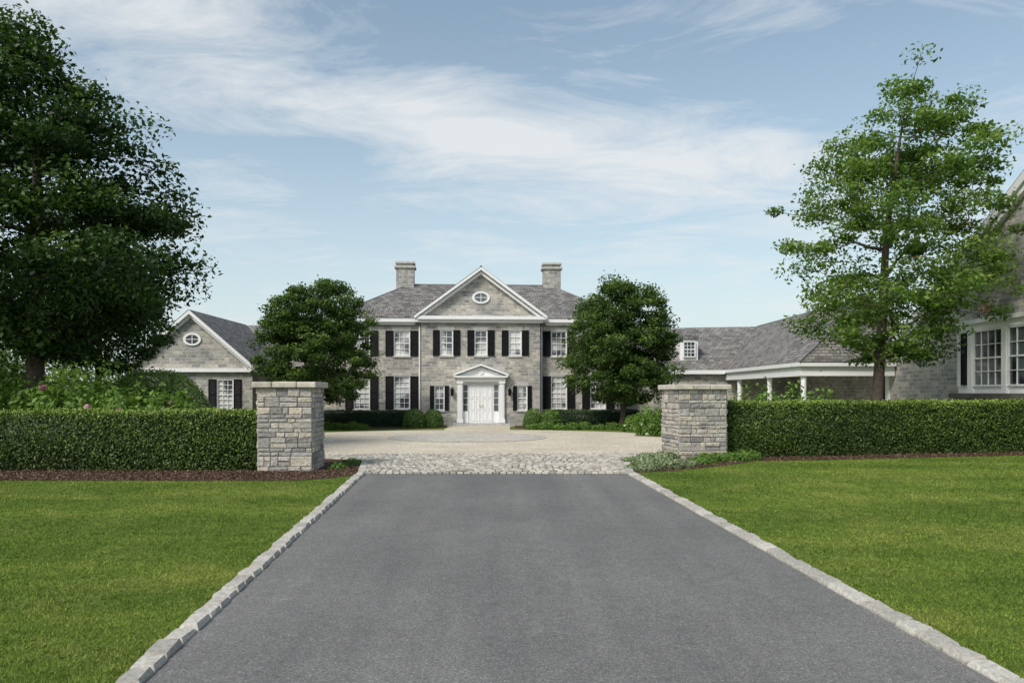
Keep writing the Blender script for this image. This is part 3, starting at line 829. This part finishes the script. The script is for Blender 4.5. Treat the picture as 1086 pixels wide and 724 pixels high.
q3(r,[(xe,y0_,ze),(xe,44.6,ze),(xr,49,zr),(xr,y0_+hd_,zr)][::-1])
q3(r,[(xe,y0_,ze),(xr,y0_+hd_,zr),(15.98,y0_+hd_,zr-.5),(15.98,y0_,ze)])
q3(r,[(15.98,y0_+hd_,zr-.5),(xr,y0_+hd_,zr),(xr,49,zr),(18.4,49,ze),(18.4,y0_+1.1,ze)])
q3(r,[(5.7,44.6,ze-.01),(xe,44.6,ze-.01),(xr,49,zr-.005),(5.7,49,zr-.16)])
q3(r,[(18.4,53.7,ze),(5.7,53.7,ze),(5.7,49,zr-.16),(xr,49,zr),(18.4,49,ze)])
rf=r.obj('roof',MAT['slate'],Rw)
rc=MB(); rc.tube([(xr-OX,y0_+hd_-OY,zr),(xr-OX,49-OY,zr)],[.05,.05],6); rc.tube([(xe-OX,y0_-OY,ze),(xr-OX,y0_+hd_-OY,zr)],[.04,.04],6); rc.obj('ridge_cap',MAT['lead'],rf)
c=MB()
c.box(-.12,.28,0,11.7,2.44,2.84); c.box(-.24,.34,-.16,11.7,2.84,3.01)
c.box(.28,3.80,0,.35,2.44,2.84); c.box(.34,3.80,-.16,.37,2.84,3.008)
c.box(-6.3,-.245,11.37,11.69,2.78,3.0)
c.box(.28,3.74,.36,11.68,2.66,2.68)
c.obj('entablature',MAT['white'],Rw)
def column(x,y):
    m=MB(); m.box(x-.14,x+.14,y-.14,y+.14,.051,.14)
    m.lathe([(.125,.141),(.125,.18),(.115,.20),(.115,2.34),(.125,2.35),(.125,2.438)],x,y,18)
    m.obj('column',MAT['white'],Rw)
for yy_ in (.2,4.6,9.6): column(.08,yy_)
fl=MB(); fl.box(-.3,3.74,-.3,11.6,0,.05); fl.obj('floor',MAT['step'],Rw)
dx0,dx1=9.6,10.62; dm=MB()
dm.box(dx0-OX,dx1-OX,45.5-OY,48.2-OY,3.35,4.78)
dmo=dm.obj('dormer',MAT['white'],Rw)
dr=MB(); a,b=dx0-OX-.08,dx1-OX+.08
dr.prism([(a,4.781),(b,4.781),((a+b)/2+.3,5.02),((a+b)/2-.3,5.02)],45.40-OY,48.6-OY); dr.obj('dormer_roof',MAT['slate'],dmo)
window(Rw,(dx0+dx1)/2-OX,3.75,4.66,.70,45.36-OY,3,4,'glassd',sill=False)

# ------------------------------------------------------------------ RIGHT GABLED BUILDING
G=empty('stone_carriage_house',(16.0,24.5,0),'large grey stone gabled building with white bay window','building',math.radians(-90))
w=MB(); gh=9.5; ge=3.35; ga=8.55
w.wall(-gh,gh,0,ge,0,[]); w.poly([(-gh,0,ge),(gh,0,ge),(0,0,ga)])
w.poly([(-gh,0,0),(-gh,0,ge),(-gh,10,ge),(-gh,10,0)]); w.poly([(gh,0,0),(gh,10,0),(gh,10,ge),(gh,0,ge)]); w.poly([(-gh,10,0),(-gh,10,ge),(0,10,ga),(gh,10,ge),(gh,10,0)])
w.obj('wall',MAT['wall'],G)
r=MB(); o=.4; s_=(ga-ge)/gh
r.poly([(-gh-o,-.25,ge-s_*o+.06),(0,-.25,ga+.06),(0,10.3,ga+.06),(-gh-o,10.3,ge-s_*o+.06)]); r.poly([(0,-.25,ga+.06),(gh+o,-.25,ge-s_*o+.06),(gh+o,10.3,ge-s_*o+.06),(0,10.3,ga+.06)])
r.obj('roof',MAT['slate'],G)
c=MB()
for sg in (-1,1):
    rake(c,sg*(gh+o),ge-s_*o+.05,0,ga+.05,-.24,-.1,.30); rake(c,sg*(gh+.1),ge-s_*.1-.20,0,ga-.20,-.16,-.004,.26)
    a,b=sorted((sg*(gh-.30),sg*(gh+.03))); c.box(a,b,-.06,-.003,0,ge-.02)
c.obj('trim',MAT['white'],G)
bw=3.7; by=-.30
b_=MB(); b_.box(-bw,bw,by,-.003,0,1.55); b_.obj('bay_base',MAT['wall'],G)
b_=MB(); b_.box(-bw-.12,bw+.12,by-.18,-.003,1.551,1.72); b_.obj('bay_sill',MAT['sillstone'],G)
b_=MB()
b_.box(-bw,bw,by+.10,-.003,1.721,1.95); b_.box(-bw,bw,by+.02,-.003,3.85,4.08); b_.box(-bw-.08,bw+.08,by-.08,-.002,4.08,4.22)
for k in range(4):
    x_=-2.85+5.7*k/3; b_.box(x_-.12,x_+.12,by,by+.25,1.721,3.849)
for sg in (-1,1):
    a,b=sorted((sg*(bw-.002),sg*2.971)); b_.box(a,b,by+.06,by+.25,1.951,3.849)
b_.obj('bay_frame',MAT['white'],G)
for sg in (-1,1): shutter(G,sg*3.22,2.0,3.8,.34,by+.056)
for k in range(3):
    xa=-2.85+.12+5.7*k/3; xb=xa+5.7/3-.24
    window(G,(xa+xb)/2,1.951,3.849,xb-xa,by+.02,4,4,'glassd',sill=False)

# ------------------------------------------------------------------ TREES
make_tree('tree','tall dark green leafy tree behind clipped hedge',-13.1,22.0,.30,
 [(12.2,.5,-.7),(11.4,1.2,-.6),(10.4,2.0,-.5),(9.2,2.8,-.3),(7.9,3.5,-.1),(6.6,4.05,.0),(5.4,4.15,.1),(4.3,3.8,.1),(3.5,3.2,.1),(2.7,2.2,.0)],350,230,.15,.80,MAT['leaf_dark'],117,h0=2.0,bump_=.24,ctv=.24,dens=.38)
make_tree('tree','slender dark tree standing behind larger leafy tree',-15.6,30.0,.17,
 [(8.2,.6),(7.2,1.6),(6.0,2.3),(4.8,2.6),(3.8,2.5),(3.0,1.9),(2.4,1.1)],130,190,.16,.7,MAT['leaf_dark'],131,h0=1.6,bump_=.25,ctv=.2)
make_tree('tree','airy light green tree with a few red leaves behind hedge',11.6,25.5,.21,
 [(12.6,.35,1.5),(11.7,1.1,1.4),(10.7,1.9,1.3),(9.5,2.6,1.15),(8.3,3.1,1.0),(7.1,3.55,.75),(6.0,3.75,.65),(5.0,3.6,.6),(4.1,3.1,.6),(3.3,2.2,.6),(2.7,1.2,.6)],330,125,.14,.58,MAT['leaf_light'],226,h0=2.3,dens=.48,bump_=.28,ctv=.22,red_=10,flat=.55)
make_tree('tree','round dense green tree in front of house',-9.0,37.0,.17,
 [(6.95,.7),(6.6,1.5),(5.9,2.25),(5.0,2.75),(4.0,2.95),(3.0,2.95),(2.2,2.6),(1.6,2.0),(1.3,1.2)],340,160,.14,.48,MAT['leaf_mid'],303,h0=1.2,group='pair of round trees flanking the house',bump_=.08,ctv=.2)
make_tree('tree','round dense green tree in front of house',5.25,38.0,.17,
 [(7.15,.6),(6.8,1.4),(6.1,2.15),(5.1,2.65),(4.1,2.85),(3.0,2.85),(2.2,2.5),(1.6,1.9),(1.3,1.2)],340,160,.14,.48,MAT['leaf_mid'],404,h0=1.2,group='pair of round trees flanking the house',bump_=.08,ctv=.2)

# ------------------------------------------------------------------ SHRUBS
make_shrub('clipped_shrub','large rounded clipped light green boxwood behind hedge',-11.2,25.0,1.75,1.3,2.42,20000,.07,MAT['leaf_mound'],51,rag=.022)
for i,(x_,y_,rx,h,fl_) in enumerate([(-9.9,20.2,.9,1.55,4),(-8.7,20.2,.8,1.45,2),(-11.4,20.5,1.0,1.72,1),(-12.9,20.9,.9,1.75,0)]):
    make_shrub('hydrangea','leafy green hydrangea with pink flower heads behind hedge' if fl_ else 'leafy green hydrangea without open flowers behind hedge',x_,y_,rx,.9,h,3200,.17,MAT['leaf_lime'],60+i,rag=.10,lobes=4,flowers=fl_,fmat=MAT['petal'],group='hydrangeas behind the hedge',ftop=.80)
for i,(x_,y_,rx,h) in enumerate([(-15.2,22.8,1.6,2.6),(-18.0,24,2.0,2.9),(-14.8,27.5,1.8,2.4),(-17.8,29,2.0,2.9),(-20.6,31,2.4,3.1),(-17.0,33.5,1.9,2.3)]):
    make_shrub('shrub','tall loose dark green shrub beneath tree',x_,y_,rx,1.4,h,5200,.15,MAT['leaf_mid' if i%2 else 'leaf_light'],70+i,rag=.13,lobes=3,group='shrubs beneath the tree')
make_hedge('low dark clipped yew hedge along house wall',(-9.8,40.3),(-5.3,40.5),.9,.78,9000,.07,MAT['leaf_yew'],81,group='low hedges along the house')
make_hedge('low dark clipped yew hedge along house wall',(2.2,41.0),(6.6,41.2),.9,.80,9000,.07,MAT['leaf_yew'],82,group='low hedges along the house')
for i,(x_,y_,rr_,h_) in enumerate([(-4.85,39.6,.58,.92),(-3.95,39.9,.52,.88),(1.1,39.9,.55,.92),(1.95,39.7,.55,.9)]):
    make_shrub('boxwood_ball','rounded clipped boxwood ball by front path',x_,y_,rr_,rr_,h_,3000,.06,MAT['leaf_box'],90+i,rag=.03,group='boxwood balls by the front door')
for i,(x_,y_,rx,h) in enumerate([(5.7,32.2,.62,1.0),(6.5,31.4,.7,1.1),(5.5,35.5,.5,.6)]):
    make_shrub('flowering_shrub','green shrub with white flowers beside gravel court',x_,y_,rx,.6,h,2400,.11,MAT['leaf_lime'],120+i,rag=.1,lobes=4,flowers=6,fmat=MAT['petal_white'],group='flowering shrubs beside the court',fsize=.12)
for i in range(16):
    x_=-10+i*.42 if i<8 else 1.0+(i-8)*.62
    make_shrub('border_plant','low green border plant along court edge',x_,37.6+.3*math.sin(i*1.7),.35,.28,.28+.06*math.sin(i*2.3),420,.09,MAT['leaf_lime'],140+i,rag=.12,group='low plants along the court edge')
for i,(x_,y_) in enumerate([(7.2,23.6),(8.3,24.0),(9.3,24.2)]):
    make_shrub('leafy_plant','lime green leafy plant behind clipped hedge',x_,y_,.65,.5,1.52+.07*math.sin(i*2),1500,.14,MAT['leaf_lime'],170+i,rag=.14,lobes=3,group='leafy plants behind hedge')
gp=[(3.15,18.5),(3.3,19.2),(3.6,19.8),(3.1,19.8),(3.95,20.4),(3.55,20.6),(4.6,19.6),(5.0,20.1),(5.7,20.4),(4.1,19.1),(3.7,18.5),(6.1,20.7),(2.95,18.0)]
for i,(x_,y_) in enumerate(gp):
    lime=i in (6,7,8,11)
    make_shrub('groundcover_plant','low bright green leafy clump at pillar foot' if lime else 'low pale silvery leafed groundcover clump on mulch',x_,y_,.34,.32,.17+.05*math.sin(i*1.9),620,.07,MAT['leaf_lime' if lime else 'leaf_silver'],190+i,rag=.15,group='groundcover clumps at the pillar')
for i,(x_,y_) in enumerate([(-3.85,19.3),(-4.0,18.2)]):
    make_shrub('groundcover_plant','low bright green leafy clump at pillar foot',x_,y_,.2,.2,.13,260,.06,MAT['leaf_lime'],230+i,rag=.15,group='groundcover clumps at the pillar')

# ------------------------------------------------------------------ WORLD
wd=bpy.data.worlds.new('World'); scene.world=wd; wd.use_nodes=True
nt=wd.node_tree; nt.nodes.clear()
out=nt.nodes.new('ShaderNodeOutputWorld'); bg=nt.nodes.new('ShaderNodeBackground')
EL,AZ_=45,220
sky=nt.nodes.new('ShaderNodeTexSky'); sky.sky_type='NISHITA'; sky.sun_disc=False
sky.sun_elevation=math.radians(EL); sky.sun_rotation=math.radians(AZ_)
sky.air_density=1.0; sky.dust_density=1.5; sky.ozone_density=1.0
tc=nt.nodes.new('ShaderNodeTexCoord')
sp=nt.nodes.new('ShaderNodeSeparateXYZ'); L(nt,tc.outputs['Generated'],sp.inputs[0])
def M(op,a,b=None,c=None,clamp=False):
    n=nt.nodes.new('ShaderNodeMath'); n.operation=op; n.use_clamp=clamp
    for i,v in enumerate((a,b,c)):
        if v is None: continue
        if isinstance(v,(int,float)): n.inputs[i].default_value=v
        else: L(nt,v,n.inputs[i])
    return n.outputs[0]
zc=M('MAXIMUM',sp.outputs['Z'],0.0); den=M('ADD',zc,.10)
px=M('DIVIDE',sp.outputs['X'],den); py=M('DIVIDE',sp.outputs['Y'],den)
cb_=nt.nodes.new('ShaderNodeCombineXYZ'); L(nt,px,cb_.inputs[0]); L(nt,py,cb_.inputs[1])
def cn(scale,sx,sy,off,rot=0,det=7,ro=.6,dist=.4):
    mp=nt.nodes.new('ShaderNodeMapping'); mp.inputs['Scale'].default_value=(sx,sy,1); mp.inputs['Location'].default_value=off; mp.inputs['Rotation'].default_value=(0,0,rot)
    L(nt,cb_.outputs[0],mp.inputs['Vector'])
    n=nt.nodes.new('ShaderNodeTexNoise'); n.inputs['Scale'].default_value=scale; n.inputs['Detail'].default_value=det; n.inputs['Roughness'].default_value=ro; n.inputs['Distortion'].default_value=dist
    L(nt,mp.outputs[0],n.inputs['Vector']); return n.outputs['Fac']
n1=cn(1.0,.55,.9,(3.1,1.7,0),.35)
n2=cn(2.8,.6,1.0,(.4,5.2,0),.2,9,.68,.6)
az=M('DIVIDE',sp.outputs['X'],M('MAXIMUM',sp.outputs['Y'],.05))
def blob(a0,slope,z0,sa,sz):
    tilt=M('SUBTRACT',sp.outputs['Z'],M('MULTIPLY_ADD',M('SUBTRACT',az,a0),slope,z0))
    g1=M('POWER',2.718,M('MULTIPLY',M('MULTIPLY',tilt,tilt),-1/(2*sz**2)))
    a2=M('SUBTRACT',az,a0); g2=M('POWER',2.718,M('MULTIPLY',M('MULTIPLY',a2,a2),-1/(2*sa**2)))
    return M('MULTIPLY',g1,g2)
bank=M('ADD',M('MULTIPLY',blob(.13,-.12,.285,.26,.036),1.15),M('ADD',M('MULTIPLY',blob(-.33,-.20,.375,.22,.04),.8),M('MULTIPLY',blob(.20,.05,.43,.25,.02),.4)))
mix=M('ADD',M('ADD',M('MULTIPLY',n1,.42),M('MULTIPLY',n2,.68)),M('MULTIPLY',bank,.21))
mask=M('MULTIPLY',M('SUBTRACT',mix,.545),4.2,clamp=True)
mask=M('MULTIPLY',mask,.88)
hz=M('POWER',M('SUBTRACT',1.0,M('MINIMUM',zc,1.0)),4.5)
tn=nt.nodes.new('ShaderNodeMix'); tn.data_type='RGBA'; tn.blend_type='MULTIPLY'; tn.inputs[0].default_value=1
L(nt,sky.outputs[0],tn.inputs[6]); tn.inputs[7].default_value=(1.10,1.10,.97,1)
mx=nt.nodes.new('ShaderNodeMix'); mx.data_type='RGBA'
L(nt,M('MULTIPLY_ADD',hz,.90,.06,clamp=True),mx.inputs[0]); L(nt,tn.outputs[2],mx.inputs[6]); mx.inputs[7].default_value=(4.7,5.35,5.75,1)
mc=nt.nodes.new('ShaderNodeMix'); mc.data_type='RGBA'
L(nt,mask,mc.inputs[0]); L(nt,mx.outputs[2],mc.inputs[6]); mc.inputs[7].default_value=(5.4,5.6,5.7,1)
L(nt,mc.outputs[2],bg.inputs['Color']); bg.inputs['Strength'].default_value=.15
L(nt,bg.outputs[0],out.inputs['Surface'])

# ------------------------------------------------------------------ SUN
sd=bpy.data.lights.new('sun','SUN'); sd.energy=3.2; sd.angle=math.radians(14); sd.color=(1,.955,.89)
so=bpy.data.objects.new('sun',sd); COL.objects.link(so)
e_=math.radians(EL); a_=math.radians(AZ_)
dirv=Vector((math.sin(a_)*math.cos(e_),math.cos(a_)*math.cos(e_),math.sin(e_)))
so.rotation_euler=dirv.to_track_quat('Z','Y').to_euler(); so.location=(0,0,40)

# ------------------------------------------------------------------ CAMERA
cd=bpy.data.cameras.new('camera'); cd.sensor_width=36; cd.lens=28.0; cd.clip_end=5000; cd.clip_start=.1
cd.shift_y=(416-362)/1086
co=bpy.data.objects.new('camera',cd); COL.objects.link(co); co.location=(0,0,1.75); co.rotation_euler=(math.radians(90),0,0)
scene.camera=co
